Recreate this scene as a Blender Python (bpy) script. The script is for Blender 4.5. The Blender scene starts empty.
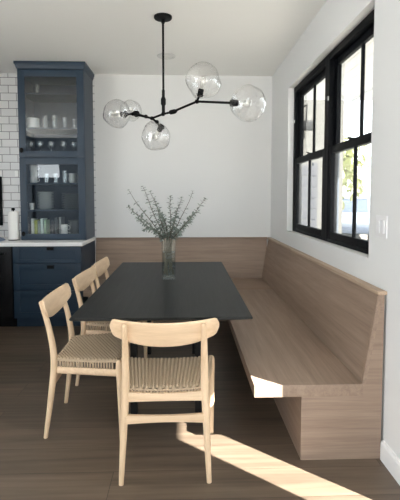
import bpy, bmesh, math, random
from mathutils import Vector, Matrix, noise
PI = math.pi
S = bpy.context.scene
COL = S.collection
random.seed(7)

# ------------------------------------------------------------------ camera numbers
F, YAW, PITCH, HZ, CZ = 430.0, math.radians(2.0), math.radians(3.5), 197.0, 1.336
PY = HZ + F * math.tan(PITCH)
FW = Vector((math.sin(YAW) * math.cos(PITCH), math.cos(YAW) * math.cos(PITCH), -math.sin(PITCH)))
RT = Vector((math.cos(YAW), -math.sin(YAW), 0))
UP = RT.cross(FW)
EYE = Vector((0, 0, CZ))


def at(x, y, Y):
    """world point at depth Y seen at photograph pixel x, y"""
    r = FW * F + RT * (x - 200) - UP * (y - PY)
    return EYE + r * (Y / r.y)


# ------------------------------------------------------------------ mesh helpers
class MB:
    def __init__(self):
        self.bm = bmesh.new()

    def _add(self, src):
        me = bpy.data.meshes.new('tmp')
        src.to_mesh(me)
        src.free()
        self.bm.from_mesh(me)
        bpy.data.meshes.remove(me)
        return self

    def box(self, a, b, bev=0.0, seg=2):
        t = bmesh.new()
        a, b = Vector(a), Vector(b)
        bmesh.ops.create_cube(t, size=1)
        d = Vector([abs(b[i] - a[i]) for i in range(3)])
        c = (a + b) / 2
        for v in t.verts:
            v.co = Vector([v.co[i] * d[i] for i in range(3)]) + c
        if bev > 0:
            bmesh.ops.bevel(t, geom=t.edges[:], offset=min(bev, min(d) * 0.45), segments=seg, profile=0.7, affect='EDGES')
        return self._add(t)

    def prism(self, pts, a, b, axis='y', bev=0.0):
        """polygon pts in the plane across axis, extruded from a to b"""
        t = bmesh.new()

        def P(u, v, w):
            return {'y': (u, w, v), 'x': (w, u, v), 'z': (u, v, w)}[axis]
        lo = [t.verts.new(P(u, v, a)) for u, v in pts]
        hi = [t.verts.new(P(u, v, b)) for u, v in pts]
        n = len(pts)
        t.faces.new(lo)
        t.faces.new(hi[::-1])
        for i in range(n):
            t.faces.new((lo[i], hi[i], hi[(i + 1) % n], lo[(i + 1) % n]))
        bmesh.ops.recalc_face_normals(t, faces=t.faces[:])
        if bev > 0:
            bmesh.ops.bevel(t, geom=t.edges[:], offset=bev, segments=2, profile=0.7, affect='EDGES')
        return self._add(t)

    def tube(self, pts, radii, n=12, cap=True, flat=(1.0, 1.0)):
        t = bmesh.new()
        pts = [Vector(p) for p in pts]
        if not isinstance(radii, (list, tuple)):
            radii = [radii] * len(pts)
        rings = []
        prev = None
        for i, p in enumerate(pts):
            if i == 0:
                d = pts[1] - p
            elif i == len(pts) - 1:
                d = p - pts[i - 1]
            else:
                d = (pts[i + 1] - p).normalized() + (p - pts[i - 1]).normalized()
            d.normalize()
            if prev is None:
                ref = Vector((0, 0, 1)) if abs(d.z) < 0.9 else Vector((1, 0, 0))
                u = (ref - d * ref.dot(d)).normalized()
            else:
                u = (prev - d * prev.dot(d)).normalized()
            prev = u
            w = d.cross(u)
            rings.append([t.verts.new(p + (u * math.cos(2 * PI * k / n) * flat[0] + w * math.sin(2 * PI * k / n) * flat[1]) * radii[i]) for k in range(n)])
        for i in range(len(rings) - 1):
            for k in range(n):
                t.faces.new((rings[i][k], rings[i][(k + 1) % n], rings[i + 1][(k + 1) % n], rings[i + 1][k]))
        if cap:
            t.faces.new(rings[0][::-1])
            t.faces.new(rings[-1])
        bmesh.ops.recalc_face_normals(t, faces=t.faces[:])
        return self._add(t)

    def lathe(self, prof, c=(0, 0, 0), n=24):
        """prof: list of (r, z); revolved about z through c"""
        t = bmesh.new()
        c = Vector(c)
        rings = []
        for r, z in prof:
            if r < 1e-6:
                rings.append([t.verts.new(c + Vector((0, 0, z)))])
            else:
                rings.append([t.verts.new(c + Vector((r * math.cos(2 * PI * k / n), r * math.sin(2 * PI * k / n), z))) for k in range(n)])
        for a, b in zip(rings, rings[1:]):
            for k in range(n):
                k2 = (k + 1) % n
                if len(a) == 1 and len(b) == 1:
                    continue
                if len(a) == 1:
                    t.faces.new((a[0], b[k], b[k2]))
                elif len(b) == 1:
                    t.faces.new((a[k], b[0], a[k2]))
                else:
                    t.faces.new((a[k], b[k], b[k2], a[k2]))
        bmesh.ops.recalc_face_normals(t, faces=t.faces[:])
        return self._add(t)

    def grid(self, fn, nu, nv, thick=None):
        """fn(u,v)->Vector for u,v in 0..1"""
        t = bmesh.new()
        V = [[t.verts.new(fn(i / nu, j / nv)) for j in range(nv + 1)] for i in range(nu + 1)]
        for i in range(nu):
            for j in range(nv):
                t.faces.new((V[i][j], V[i + 1][j], V[i + 1][j + 1], V[i][j + 1]))
        return self._add(t)


def smooth_mesh(me, ang=40):
    for p in me.polygons:
        p.use_smooth = True
    try:
        me.set_sharp_from_angle(angle=math.radians(ang))
    except Exception:
        pass


def wloc(o):
    L = Vector((0, 0, 0))
    while o is not None:
        L = L + o.location
        o = o.parent
    return L


def obj(name, mb, m, parent=None, base=None, local=False, smooth=True, ang=40):
    """link the MB as one mesh object; vertices are given in world space unless local"""
    me = bpy.data.meshes.new(name)
    off = Vector((0, 0, 0))
    if not local:
        if parent is not None:
            off = wloc(parent)
        elif base is not None:
            off = Vector(base)
    if off.length > 0:
        for v in mb.bm.verts:
            v.co -= off
    mb.bm.to_mesh(me)
    mb.bm.free()
    if smooth:
        smooth_mesh(me, ang)
    me.materials.append(m)
    o = bpy.data.objects.new(name, me)
    COL.objects.link(o)
    if parent is not None:
        o.parent = parent
    elif base is not None:
        o.location = Vector(base)
    return o


def tag(o, label, cat, group=None):
    o['label'] = label
    o['category'] = cat
    if group:
        o['group'] = group
    return o


def thing(name, label, cat, loc=(0, 0, 0), rotz=0.0, group=None):
    o = bpy.data.objects.new(name, None)
    o.empty_display_size = 0.1
    COL.objects.link(o)
    o.location = loc
    o.rotation_euler = (0, 0, rotz)
    return tag(o, label, cat, group)


def struct(name, mb, m, parent=None, smooth=False):
    o = obj(name, mb, m, parent, smooth=smooth)
    if parent is None:
        o['kind'] = 'structure'
    return o


def dup(root, label, loc=None, rotz=None):
    r = root.copy()
    COL.objects.link(r)
    if loc is not None:
        r.location = loc
    if rotz is not None:
        r.rotation_euler = (0, 0, rotz)
    r['label'] = label
    for ch in list(root.children):
        c = ch.copy()
        COL.objects.link(c)
        c.parent = r
        for g in list(ch.children):
            d = g.copy()
            COL.objects.link(d)
            d.parent = c
    return r


# ------------------------------------------------------------------ materials
def srgb(r, g, b):
    return tuple(((c / 255) / 12.92 if c / 255 <= 0.04045 else ((c / 255 + 0.055) / 1.055) ** 2.4) for c in (r, g, b)) + (1,)


class NT:
    def __init__(self, name):
        self.m = bpy.data.materials.new(name)
        self.m.use_nodes = True
        self.t = self.m.node_tree
        self.t.nodes.clear()
        self.out = self.n('ShaderNodeOutputMaterial')

    def n(self, typ, **kw):
        x = self.t.nodes.new(typ)
        for k, v in kw.items():
            if k in x.inputs:
                x.inputs[k].default_value = v
            else:
                setattr(x, k, v)
        return x

    def l(self, a, ao, b, bi):
        self.t.links.new(a.outputs[ao], b.inputs[bi])


def plain(name, col, rough=0.5, metal=0.0, bump=0.0, bscale=200.0, spec=0.5, var=0.0, vscale=6.0):
    k = NT(name)
    p = k.n('ShaderNodeBsdfPrincipled')
    p.inputs['Base Color'].default_value = col
    p.inputs['Roughness'].default_value = rough
    p.inputs['Metallic'].default_value = metal
    p.inputs['Specular IOR Level'].default_value = spec
    k.l(p, 'BSDF', k.out, 'Surface')
    tc = k.n('ShaderNodeTexCoord')
    if var > 0:
        nz = k.n('ShaderNodeTexNoise')
        nz.inputs['Scale'].default_value = vscale
        nz.inputs['Detail'].default_value = 4
        k.l(tc, 'Object', nz, 'Vector')
        mx = k.n('ShaderNodeMix', data_type='RGBA')
        mx.inputs['A'].default_value = tuple(c * (1 - var) for c in col[:3]) + (1,)
        mx.inputs['B'].default_value = tuple(min(1, c * (1 + var)) for c in col[:3]) + (1,)
        k.t.links.new(nz.outputs['Fac'], mx.inputs[0])
        k.t.links.new(mx.outputs['Result'] if 'Result' in mx.outputs else mx.outputs[2], p.inputs['Base Color'])
        for o_ in mx.outputs:
            if o_.type == 'RGBA':
                k.t.links.new(o_, p.inputs['Base Color'])
        ins = [i for i in mx.inputs if i.type == 'RGBA']
        ins[0].default_value = tuple(c * (1 - var) for c in col[:3]) + (1,)
        ins[1].default_value = tuple(min(1, c * (1 + var)) for c in col[:3]) + (1,)
    if bump > 0:
        nb = k.n('ShaderNodeTexNoise')
        nb.inputs['Scale'].default_value = bscale
        k.l(tc, 'Object', nb, 'Vector')
        b = k.n('ShaderNodeBump')
        b.inputs['Strength'].default_value = bump
        b.inputs['Distance'].default_value = 0.002
        k.l(nb, 'Fac', b, 'Height')
        k.l(b, 'Normal', p, 'Normal')
    return k.m


def wood(name, dark, light, axis='y', rough=0.5, stretch=14.0, scale=2.2, fine=90.0, spec=0.4, bump=0.15):
    """grain running along axis"""
    k = NT(name)
    tc = k.n('ShaderNodeTexCoord')
    mp = k.n('ShaderNodeMapping')
    sc = {'x': (1, stretch, stretch), 'y': (stretch, 1, stretch), 'z': (stretch, stretch, 1)}[axis]
    mp.inputs['Scale'].default_value = sc
    k.l(tc, 'Object', mp, 'Vector')
    n1 = k.n('ShaderNodeTexNoise')
    n1.inputs['Scale'].default_value = scale
    n1.inputs['Detail'].default_value = 6
    n1.inputs['Roughness'].default_value = 0.62
    n1.inputs['Distortion'].default_value = 0.5
    k.l(mp, 'Vector', n1, 'Vector')
    mp2 = k.n('ShaderNodeMapping')
    sc2 = {'x': (2, fine, fine), 'y': (fine, 2, fine), 'z': (fine, fine, 2)}[axis]
    mp2.inputs['Scale'].default_value = sc2
    k.l(tc, 'Object', mp2, 'Vector')
    n2 = k.n('ShaderNodeTexNoise')
    n2.inputs['Scale'].default_value = 2.0
    n2.inputs['Detail'].default_value = 3
    k.l(mp2, 'Vector', n2, 'Vector')
    ad = k.n('ShaderNodeMath', operation='MULTIPLY_ADD')
    k.l(n2, 'Fac', ad, 0)
    ad.inputs[1].default_value = 0.35
    k.l(n1, 'Fac', ad, 2)
    cr = k.n('ShaderNodeValToRGB')
    cr.color_ramp.elements[0].position = 0.42
    cr.color_ramp.elements[0].color = dark
    cr.color_ramp.elements[1].position = 0.92
    cr.color_ramp.elements[1].color = light
    k.l(ad, 'Value', cr, 'Fac')
    p = k.n('ShaderNodeBsdfPrincipled')
    k.l(cr, 'Color', p, 'Base Color')
    p.inputs['Roughness'].default_value = rough
    p.inputs['Specular IOR Level'].default_value = spec
    if bump > 0:
        b = k.n('ShaderNodeBump')
        b.inputs['Strength'].default_value = bump
        b.inputs['Distance'].default_value = 0.001
        k.l(n2, 'Fac', b, 'Height')
        k.l(b, 'Normal', p, 'Normal')
    k.l(p, 'BSDF', k.out, 'Surface')
    return k.m


def floor_mat():
    k = NT('floor_oak_planks')
    tc = k.n('ShaderNodeTexCoord')
    mp = k.n('ShaderNodeMapping')
    mp.inputs['Location'].default_value = (0.35, 0.02, 0)
    k.l(tc, 'Object', mp, 'Vector')
    br = k.n('ShaderNodeTexBrick')
    br.offset = 0.37
    br.offset_frequency = 2
    br.inputs['Color1'].default_value = (0, 0, 0, 1)
    br.inputs['Color2'].default_value = (1, 1, 1, 1)
    br.inputs['Mortar'].default_value = (0.5, 0.5, 0.5, 1)
    br.inputs['Scale'].default_value = 1.0
    br.inputs['Mortar Size'].default_value = 0.0016
    br.inputs['Mortar Smooth'].default_value = 0.2
    br.inputs['Brick Width'].default_value = 2.1
    br.inputs['Row Height'].default_value = 0.205
    k.l(mp, 'Vector', br, 'Vector')
    # grain, shifted plank by plank
    mp2 = k.n('ShaderNodeMapping')
    mp2.inputs['Scale'].default_value = (.9, 16, 16)
    k.l(tc, 'Object', mp2, 'Vector')
    adv = k.n('ShaderNodeVectorMath', operation='MULTIPLY_ADD')
    k.l(br, 'Color', adv, 0)
    adv.inputs[1].default_value = (9, 5, 3)
    k.l(mp2, 'Vector', adv, 2)
    nz = k.n('ShaderNodeTexNoise')
    nz.inputs['Scale'].default_value = 1.6
    nz.inputs['Detail'].default_value = 7
    nz.inputs['Roughness'].default_value = 0.6
    nz.inputs['Distortion'].default_value = 0.2
    k.l(adv, 'Vector', nz, 'Vector')
    sep = k.n('ShaderNodeSeparateColor')
    k.l(br, 'Color', sep, 'Color')
    ma = k.n('ShaderNodeMath', operation='MULTIPLY_ADD')
    k.l(sep, 'Red', ma, 0)
    ma.inputs[1].default_value = 0.22
    k.l(nz, 'Fac', ma, 2)
    cr = k.n('ShaderNodeValToRGB')
    e = cr.color_ramp.elements
    e[0].position = 0.30
    e[0].color = FLOOR_D
    e[1].position = 0.85
    e[1].color = FLOOR_L
    k.l(ma, 'Value', cr, 'Fac')
    mx = k.n('ShaderNodeMix', data_type='RGBA')
    ins = [i for i in mx.inputs if i.type == 'RGBA']
    outs = [o for o in mx.outputs if o.type == 'RGBA']
    k.t.links.new(br.outputs['Fac'], mx.inputs[0])
    k.t.links.new(cr.outputs['Color'], ins[0])
    ins[1].default_value = srgb(58, 48, 40)
    p = k.n('ShaderNodeBsdfPrincipled')
    k.t.links.new(outs[0], p.inputs['Base Color'])
    p.inputs['Roughness'].default_value = 0.4
    p.inputs['Specular IOR Level'].default_value = 0.6
    b = k.n('ShaderNodeBump')
    b.inputs['Strength'].default_value = 0.25
    b.inputs['Distance'].default_value = 0.002
    iv = k.n('ShaderNodeMath', operation='SUBTRACT')
    k.l(nz, 'Fac', iv, 0)
    k.l(br, 'Fac', iv, 1)
    k.l(iv, 'Value', b, 'Height')
    k.l(b, 'Normal', p, 'Normal')
    k.l(p, 'BSDF', k.out, 'Surface')
    return k.m


def tile_mat():
    k = NT('white_subway_tile')
    tc = k.n('ShaderNodeTexCoord')
    sx = k.n('ShaderNodeSeparateXYZ')
    k.l(tc, 'Object', sx, 'Vector')
    cb = k.n('ShaderNodeCombineXYZ')
    sm = k.n('ShaderNodeMath', operation='ADD')
    k.l(sx, 'X', sm, 0)
    k.l(sx, 'Y', sm, 1)
    k.l(sm, 'Value', cb, 'X')
    k.l(sx, 'Z', cb, 'Y')
    br = k.n('ShaderNodeTexBrick')
    br.inputs['Color1'].default_value = srgb(226, 226, 226)
    br.inputs['Color2'].default_value = srgb(217, 218, 219)
    br.inputs['Mortar'].default_value = srgb(128, 128, 130)
    br.inputs['Scale'].default_value = 1.0
    br.inputs['Mortar Size'].default_value = 0.0035
    br.inputs['Mortar Smooth'].default_value = 0.1
    br.inputs['Brick Width'].default_value = 0.178
    br.inputs['Row Height'].default_value = 0.0866
    k.l(cb, 'Vector', br, 'Vector')
    p = k.n('ShaderNodeBsdfPrincipled')
    k.l(br, 'Color', p, 'Base Color')
    p.inputs['Roughness'].default_value = 0.22
    b = k.n('ShaderNodeBump')
    b.invert = True
    b.inputs['Strength'].default_value = 0.5
    b.inputs['Distance'].default_value = 0.003
    k.l(br, 'Fac', b, 'Height')
    k.l(b, 'Normal', p, 'Normal')
    k.l(p, 'BSDF', k.out, 'Surface')
    return k.m


def thin_glass(name, tint=(0.97, 0.985, 0.98, 1), ior=1.45, rough=0.0, edge=1.0, power=5.0, rim=None, wave=0.0):
    """thin pane or blown shell: clear with a mirror sheen that grows to the rim"""
    k = NT(name)
    tr = k.n('ShaderNodeBsdfTransparent')
    tr.inputs['Color'].default_value = tint
    gl = k.n('ShaderNodeBsdfGlossy')
    gl.inputs['Roughness'].default_value = rough
    gl.inputs['Color'].default_value = (1, 1, 1, 1)
    # Schlick falloff from the viewing angle, the same from both sides of the sheet
    lw = k.n('ShaderNodeLayerWeight')
    lw.inputs['Blend'].default_value = 0.5
    pw = k.n('ShaderNodeMath', operation='POWER')
    k.l(lw, 'Facing', pw, 0)
    pw.inputs[1].default_value = power
    f0 = ((ior - 1) / (ior + 1)) ** 2
    mu = k.n('ShaderNodeMath', operation='MULTIPLY_ADD')
    k.l(pw, 'Value', mu, 0)
    mu.inputs[1].default_value = edge * (1 - f0)
    mu.inputs[2].default_value = f0
    mu.use_clamp = True
    mx = k.n('ShaderNodeMixShader')
    k.l(mu, 'Value', mx, 'Fac')
    if rim:
        p4 = k.n('ShaderNodeMath', operation='POWER')
        k.l(lw, 'Facing', p4, 0)
        p4.inputs[1].default_value = 5.0
        mc = k.n('ShaderNodeMix', data_type='RGBA')
        ins = [i for i in mc.inputs if i.type == 'RGBA']
        ins[0].default_value = tint
        ins[1].default_value = rim
        k.t.links.new(p4.outputs[0], mc.inputs[0])
        k.t.links.new([o for o in mc.outputs if o.type == 'RGBA'][0], tr.inputs['Color'])
    if wave > 0:
        tc = k.n('ShaderNodeTexCoord')
        nw = k.n('ShaderNodeTexNoise')
        nw.inputs['Scale'].default_value = 14.0
        k.l(tc, 'Object', nw, 'Vector')
        bw = k.n('ShaderNodeBump')
        bw.inputs['Strength'].default_value = wave
        bw.inputs['Distance'].default_value = .03
        k.l(nw, 'Fac', bw, 'Height')
        k.l(bw, 'Normal', gl, 'Normal')
    k.l(tr, 'BSDF', mx, 1)
    k.l(gl, 'BSDF', mx, 2)
    k.l(mx, 'Shader', k.out, 'Surface')
    return k.m


FLOOR_D = srgb(72, 62, 52)
FLOOR_L = srgb(118, 103, 88)
M = {}
M['wall'] = plain('white_wall_paint', srgb(224, 225, 225), 0.85, bump=0.05, bscale=120)
M['wallpure'] = plain('white_trim_paint', srgb(240, 240, 240), 0.5)
M['ceil'] = plain('ceiling_paint', srgb(240, 240, 237), 0.9)
M['floor'] = floor_mat()
M['tile'] = tile_mat()
M['benchY'] = wood('bench_oak_along', srgb(132, 112, 98), srgb(160, 139, 122), 'y', 0.5, stretch=20, scale=1.6)
M['benchX'] = wood('bench_oak_across', srgb(132, 112, 98), srgb(160, 139, 122), 'x', 0.5, stretch=20, scale=1.6)
M['benchedge'] = wood('bench_oak_edge', srgb(158, 136, 115), srgb(196, 173, 150), 'y', 0.5)
M['chair'] = wood('pale_ash_wood', srgb(206, 176, 142), srgb(230, 203, 171), 'z', 0.45, stretch=8, scale=3)
M['chairx'] = wood('pale_ash_wood_rail', srgb(206, 176, 142), srgb(232, 205, 174), 'x', 0.45, stretch=9, scale=3)
M['cord'] = plain('paper_cord', srgb(176, 156, 132), 0.8, bump=0.4, bscale=500, spec=0.2, var=0.12, vscale=90)
M['table'] = wood('black_stained_oak', srgb(20, 21, 21), srgb(42, 43, 42), 'y', 0.5, stretch=18, scale=2.5, spec=0.25, bump=0.35)
M['tablebase'] = plain('black_table_base', srgb(16, 16, 17), 0.5, spec=.3)
M['navy'] = plain('navy_cabinet_paint', srgb(32, 52, 70), 0.42, var=0.04)
M['navyin'] = plain('navy_cabinet_inside', srgb(44, 56, 68), 0.6)
M['black'] = plain('black_metal', srgb(9, 9, 10), 0.5, spec=.15)
M['blackgloss'] = plain('black_appliance', srgb(20, 20, 22), 0.25)
M['blackframe'] = plain('black_window_paint', srgb(8, 10, 14), 0.55, spec=.12)
M['counter'] = plain('white_quartz', srgb(238, 238, 238), 0.25, var=0.02)
M['pane'] = thin_glass('window_pane', (0.98, 0.99, 0.99, 1), 1.45)
M['cabpane'] = thin_glass('cabinet_pane', (0.9, 0.92, 0.93, 1), 1.65)
M['globe'] = thin_glass('blown_glass', (0.975, 0.975, 0.975, 1), 2.0, 0.0, .8, 3.5, rim=(.35, .36, .36, 1), wave=.6)
M['tumbler'] = thin_glass('drinking_glass', (0.93, 0.95, 0.95, 1), 2.3, 0.12, .9, 2.5)
M['vase'] = thin_glass('vase_glass', (0.93, 0.95, 0.95, 1), 1.13, 0.0, .5, 4.5, rim=(.25, .28, .28, 1))
M['water'] = thin_glass('vase_water', (0.84, 0.87, 0.86, 1), 1.25, 0.0, .5, 4.0, rim=(.3, .34, .34, 1), wave=.3)
M['porc'] = plain('white_porcelain', srgb(235, 235, 232), 0.25)
M['stone'] = plain('pale_grey_stoneware', srgb(196, 200, 198), 0.35)
M['greyware'] = plain('grey_stoneware', srgb(120, 124, 126), 0.4)
M['paper'] = plain('white_paper', srgb(244, 243, 240), 0.9, bump=0.2, bscale=90)
M['leaf'] = plain('eucalyptus_leaf', srgb(124, 134, 126), 0.4, var=0.5, vscale=45)
M['stem'] = plain('eucalyptus_stem', srgb(92, 84, 70), 0.7)
M['bulb'] = thin_glass('bulb_glass', (0.9, 0.9, 0.88, 1), 1.5, 0.05, .9, 3.5)
M['towel'] = plain('blue_towel', srgb(112, 126, 146), 0.95, var=0.4, vscale=28, bump=0.5)

# ------------------------------------------------------------------ the room
M['leftwall'] = plain('slate_wall_paint', srgb(96, 104, 112), .8)  # for unseen walls, set dark to cut bounce light and cabinet pane reflections
LY0, LY1, LZ1 = -1.1, 1.6, 2.65          # glazed opening in the left wall, beside the camera
XR, YB, ZC = 1.01, 5.03, 2.73
XL, YF = -3.6, -1.2
WY0, WY1, WZ0, WZ1 = 2.32, 4.225, 1.0, 2.395      # window opening in the right wall
DY0, DY1, DZ0, DZ1 = 1.28, 1.635, 0.0, 2.2          # slim glazed sidelight nearer the camera

struct('floor', MB().box((XL - .1, YF - .1, -.06), (XR + .13, YB + .1, 0)), M['floor'])
struct('ceiling', MB().box((XL - .1, YF - .1, ZC), (XR + .13, YB + .1, ZC + .1)), M['ceil'])
struct('wall_back', MB().box((XL - .1, YB, 0), (XR + .13, YB + .1, ZC)), M['wall'])
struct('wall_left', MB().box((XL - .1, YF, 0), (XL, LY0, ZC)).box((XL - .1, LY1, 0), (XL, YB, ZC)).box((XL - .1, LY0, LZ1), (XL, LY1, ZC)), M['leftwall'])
w = MB()
T = .13
w.box((XR, YF, 0), (XR + T, DY0, ZC))
w.box((XR, DY0, DZ1), (XR + T, DY1, ZC))
w.box((XR, DY1, 0), (XR + T, WY0, ZC))
w.box((XR, WY0, 0), (XR + T, WY1, WZ0))
w.box((XR, WY0, WZ1), (XR + T, WY1, ZC))
w.box((XR, WY1, 0), (XR + T, YB, ZC))
struct('wall_right', w, M['wall'])
# rear wall (behind the camera): wide glazed opening plus a small high window
RX0, RX1, RZ1 = -.7, 0.9, 2.6
SX0, SX1, SZ0, SZ1 = -3.52, -2.98, 1.80, 2.32
w = MB()
w.box((XL, YF - .1, 0), (SX0, YF, ZC))
w.box((SX0, YF - .1, 0), (SX1, YF, SZ0))
w.box((SX0, YF - .1, SZ1), (SX1, YF, ZC))
w.box((SX1, YF - .1, 0), (RX0, YF, ZC))
w.box((RX0, YF - .1, RZ1), (RX1, YF, ZC))
w.box((RX1, YF - .1, 0), (XR + T, YF, ZC))
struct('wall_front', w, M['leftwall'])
bb = MB()
bb.prism([(XR, 0), (XR - .018, 0), (XR - .018, .088), (XR - .012, .1), (XR, .1)], DY1 + .06, 2.083, 'y')
struct('baseboard_right', bb, M['wallpure'])
# tiles on the kitchen end of the back wall
struct('wall_backsplash', MB().box((XL, YB - .008, .88), (-1.03, YB, ZC)), M['tile'])


def sash(mb, x0, x1, y0, y1, z0, z1, st=.052, rail=.05, bot=.05, off=0.0):
    mb.box((x0, y0, z0), (x1, y0 + st, z1), .003)
    mb.box((x0, y1 - st, z0), (x1, y1, z1), .003)
    mb.box((x0 + .001, y0 + st, z1 - rail), (x1 - .001, y1 - st, z1), .003)
    mb.box((x0 + .001, y0 + st, z0), (x1 - .001, y1 - st, z0 + bot), .003)
    ym = (y0 + y1) / 2 + off
    mb.box((x0 + .006, ym - .011, z0 + bot), (x1 - .006, ym + .011, z1 - rail), .002)


YM = 3.235
for wi, (a, b) in enumerate(((YM, WY1 - .004), (WY0 + .004, YM))):
    root = bpy.data.objects.new('window_%d' % (wi + 1), None)
    COL.objects.link(root)
    root.location = (1.07, (a + b) / 2, WZ0)
    root['kind'] = 'structure'
    f = MB()
    fx0, fx1 = 1.064, 1.139
    za, zb = WZ0 + .002, WZ1 - .002
    fw = .05
    f.box((fx0, a, za), (fx1, a + fw, zb), .003)
    f.box((fx0, b - fw, za), (fx1, b, zb), .003)
    f.box((fx0 + .001, a + fw, zb - fw), (fx1 - .001, b - fw, zb), .003)
    f.box((fx0 + .001, a + fw, za), (fx1 - .001, b - fw, za + .025), .003)
    obj('window_frame', f, M['blackframe'], root)
    zm = 1.685
    lo = MB()
    sash(lo, 1.070, 1.101, a + fw, b - fw, za + .025, zm + .025, rail=.055, off=-.06 * wi)
    ls = obj('lower_sash', lo, M['blackframe'], root)
    up = MB()
    sash(up, 1.104, 1.135, a + fw, b - fw, zm - .025, zb - fw, bot=.055, off=-.06 * wi)
    us = obj('upper_sash', up, M['blackframe'], root)
    obj('pane', MB().box((1.084, a + fw + .04, za + .06), (1.088, b - fw - .04, zm)), M['pane'], ls, smooth=False)
    obj('pane', MB().box((1.118, a + fw + .04, zm), (1.122, b - fw - .04, zb - fw - .04)), M['pane'], us, smooth=False)
    lk = MB().box((1.068, (a + b) / 2 - .025, zm + .0255), (1.09, (a + b) / 2 + .025, zm + .034), .003)
    lk.tube([(1.075, (a + b) / 2 - .005, zm + .034), (1.066, (a + b) / 2 + .03, zm + .04)], .005, 8)
    obj('sash_lock', lk, M['black'], ls)
    for zz in (2.05,):
        obj('stop_clip', MB().box((1.058, b - fw + .008, zz), (1.0645, b - fw + .018, zz + .03), .001), M['wallpure'], root)

# sidelight by the entry, out of the frame: lets the low sun in
root = bpy.data.objects.new('window_3', None)
COL.objects.link(root)
root.location = (XR + .06, (DY0 + DY1) / 2, 0)
root['kind'] = 'structure'
f = MB()
f.box((XR + .04, DY0, DZ0), (XR + .1, DY0 + .015, DZ1))
f.box((XR + .04, DY1 - .015, DZ0), (XR + .1, DY1, DZ1))
f.box((XR + .04, DY0 + .015, DZ1 - .03), (XR + .1, DY1 - .015, DZ1))
f.box((XR + .04, DY0 + .015, DZ0), (XR + .1, DY1 - .015, .02))
obj('window_frame', f, M['blackframe'], root)
obj('pane', MB().box((XR + .068, DY0 + .015, .02), (XR + .072, DY1 - .015, DZ1 - .03)), M['pane'], root, smooth=False)

# ------------------------------------------------------------------ banquette bench
Y0 = 2.09
FXB, BXB = .345, .585          # seat lip and base face of the long side
BYS, BYB = 4.33, 4.56          # same for the short side behind the table
ZS, ZU, ZT = .392, .33, .865
bench = thing('banquette_bench', 'long oak corner bench with sloped back under the black window and along the back wall', 'bench', (.7, 3.3, 0))
e = .018
xw = .997
# end panel closes the long side towards the camera
obj('end_panel', MB().prism([(BXB, 0), (xw, 0), (xw, ZT - .018), (.972, ZT - .018), (.972 - .009, ZT - .03), (.893, ZS), (.893, ZU), (BXB, ZU)], Y0 + .0005, Y0 + .02, 'y'), M['benchX'], bench, smooth=False)
obj('seat', MB().box((FXB, Y0, ZU), (.9, BYS - .001, ZS), .004), M['benchY'], bench)
obj('seat', MB().box((-1.03, BYS + .001, ZU), (.9, YB - .09, ZS), .004), M['benchX'], bench)
obj('seat_base', MB().box((BXB, Y0 + .02, 0), (BXB + .02, BYB, ZU - .0005)), M['benchY'], bench, smooth=False)
obj('seat_base', MB().box((-1.03, BYB, 0), (BXB + .02, BYB + .02, ZU - .0005)), M['benchX'], bench, smooth=False)


def back_long(y0, y1):
    return MB().prism([(.893, ZS + .0005), (.972, ZT - .019), (.990, ZT - .019), (.911, ZS + .0005)], y0, y1, 'y')


YJ = 4.45
obj('backrest', back_long(Y0 - .0005, YJ - .001), M['benchY'], bench, smooth=False)
obj('backrest', back_long(YJ + .001, YB - .07), M['benchY'], bench, smooth=False)
obj('backrest', MB().prism([(YB - .095, ZS + .0005), (YB - .025, ZT - .019), (YB - .007, ZT - .019), (YB - .077, ZS + .0005)], -1.03, .96, 'x'), M['benchX'], bench, smooth=False)
obj('top_cap', MB().box((.962, Y0 - .004, ZT - .018), (XR - .002, YB - .03, ZT), .003), M['benchedge'], bench)
obj('top_cap', MB().box((-1.03, YB - .034, ZT - .018), (.962, YB - .001, ZT), .003), M['benchX'], bench)

# ------------------------------------------------------------------ table
TX0, TX1, TY0, TY1, TZ = -.58, .342, 2.135, 3.99, .73
table = thing('dining_table', 'long black wooden dining table with a thin top and a vase on it', 'table', ((TX0 + TX1) / 2, (TY0 + TY1) / 2, 0))
t = bmesh.new()
rings = []
for ins, z in ((0.0, TZ), (0.0, TZ - .012), (.055, TZ - .03)):
    rings.append([t.verts.new((x, y, z)) for x, y in ((TX0 + ins, TY0 + ins), (TX1 - ins, TY0 + ins), (TX1 - ins, TY1 - ins), (TX0 + ins, TY1 - ins))])
t.faces.new(rings[0])
t.faces.new(rings[2][::-1])
for a, b in zip(rings, rings[1:]):
    for k in range(4):
        t.faces.new((a[k], b[k], b[(k + 1) % 4], a[(k + 1) % 4]))
bmesh.ops.recalc_face_normals(t, faces=t.faces[:])
bmesh.ops.bevel(t, geom=t.edges[:], offset=.002, segments=2, affect='EDGES')
mb = MB()
mb._add(t)
obj('tabletop', mb, M['table'], table)
for y in (2.56, 3.62):
    obj('crossbar', MB().box((-.36, y - .03, TZ - .065), (.13, y + .03, TZ - .031), .003), M['tablebase'], table)
    for x in (-.31, .078):
        obj('leg', MB().box((x - .019, y - .03, 0), (x + .019, y + .03, TZ - .0655), .003), M['tablebase'], table)


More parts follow.
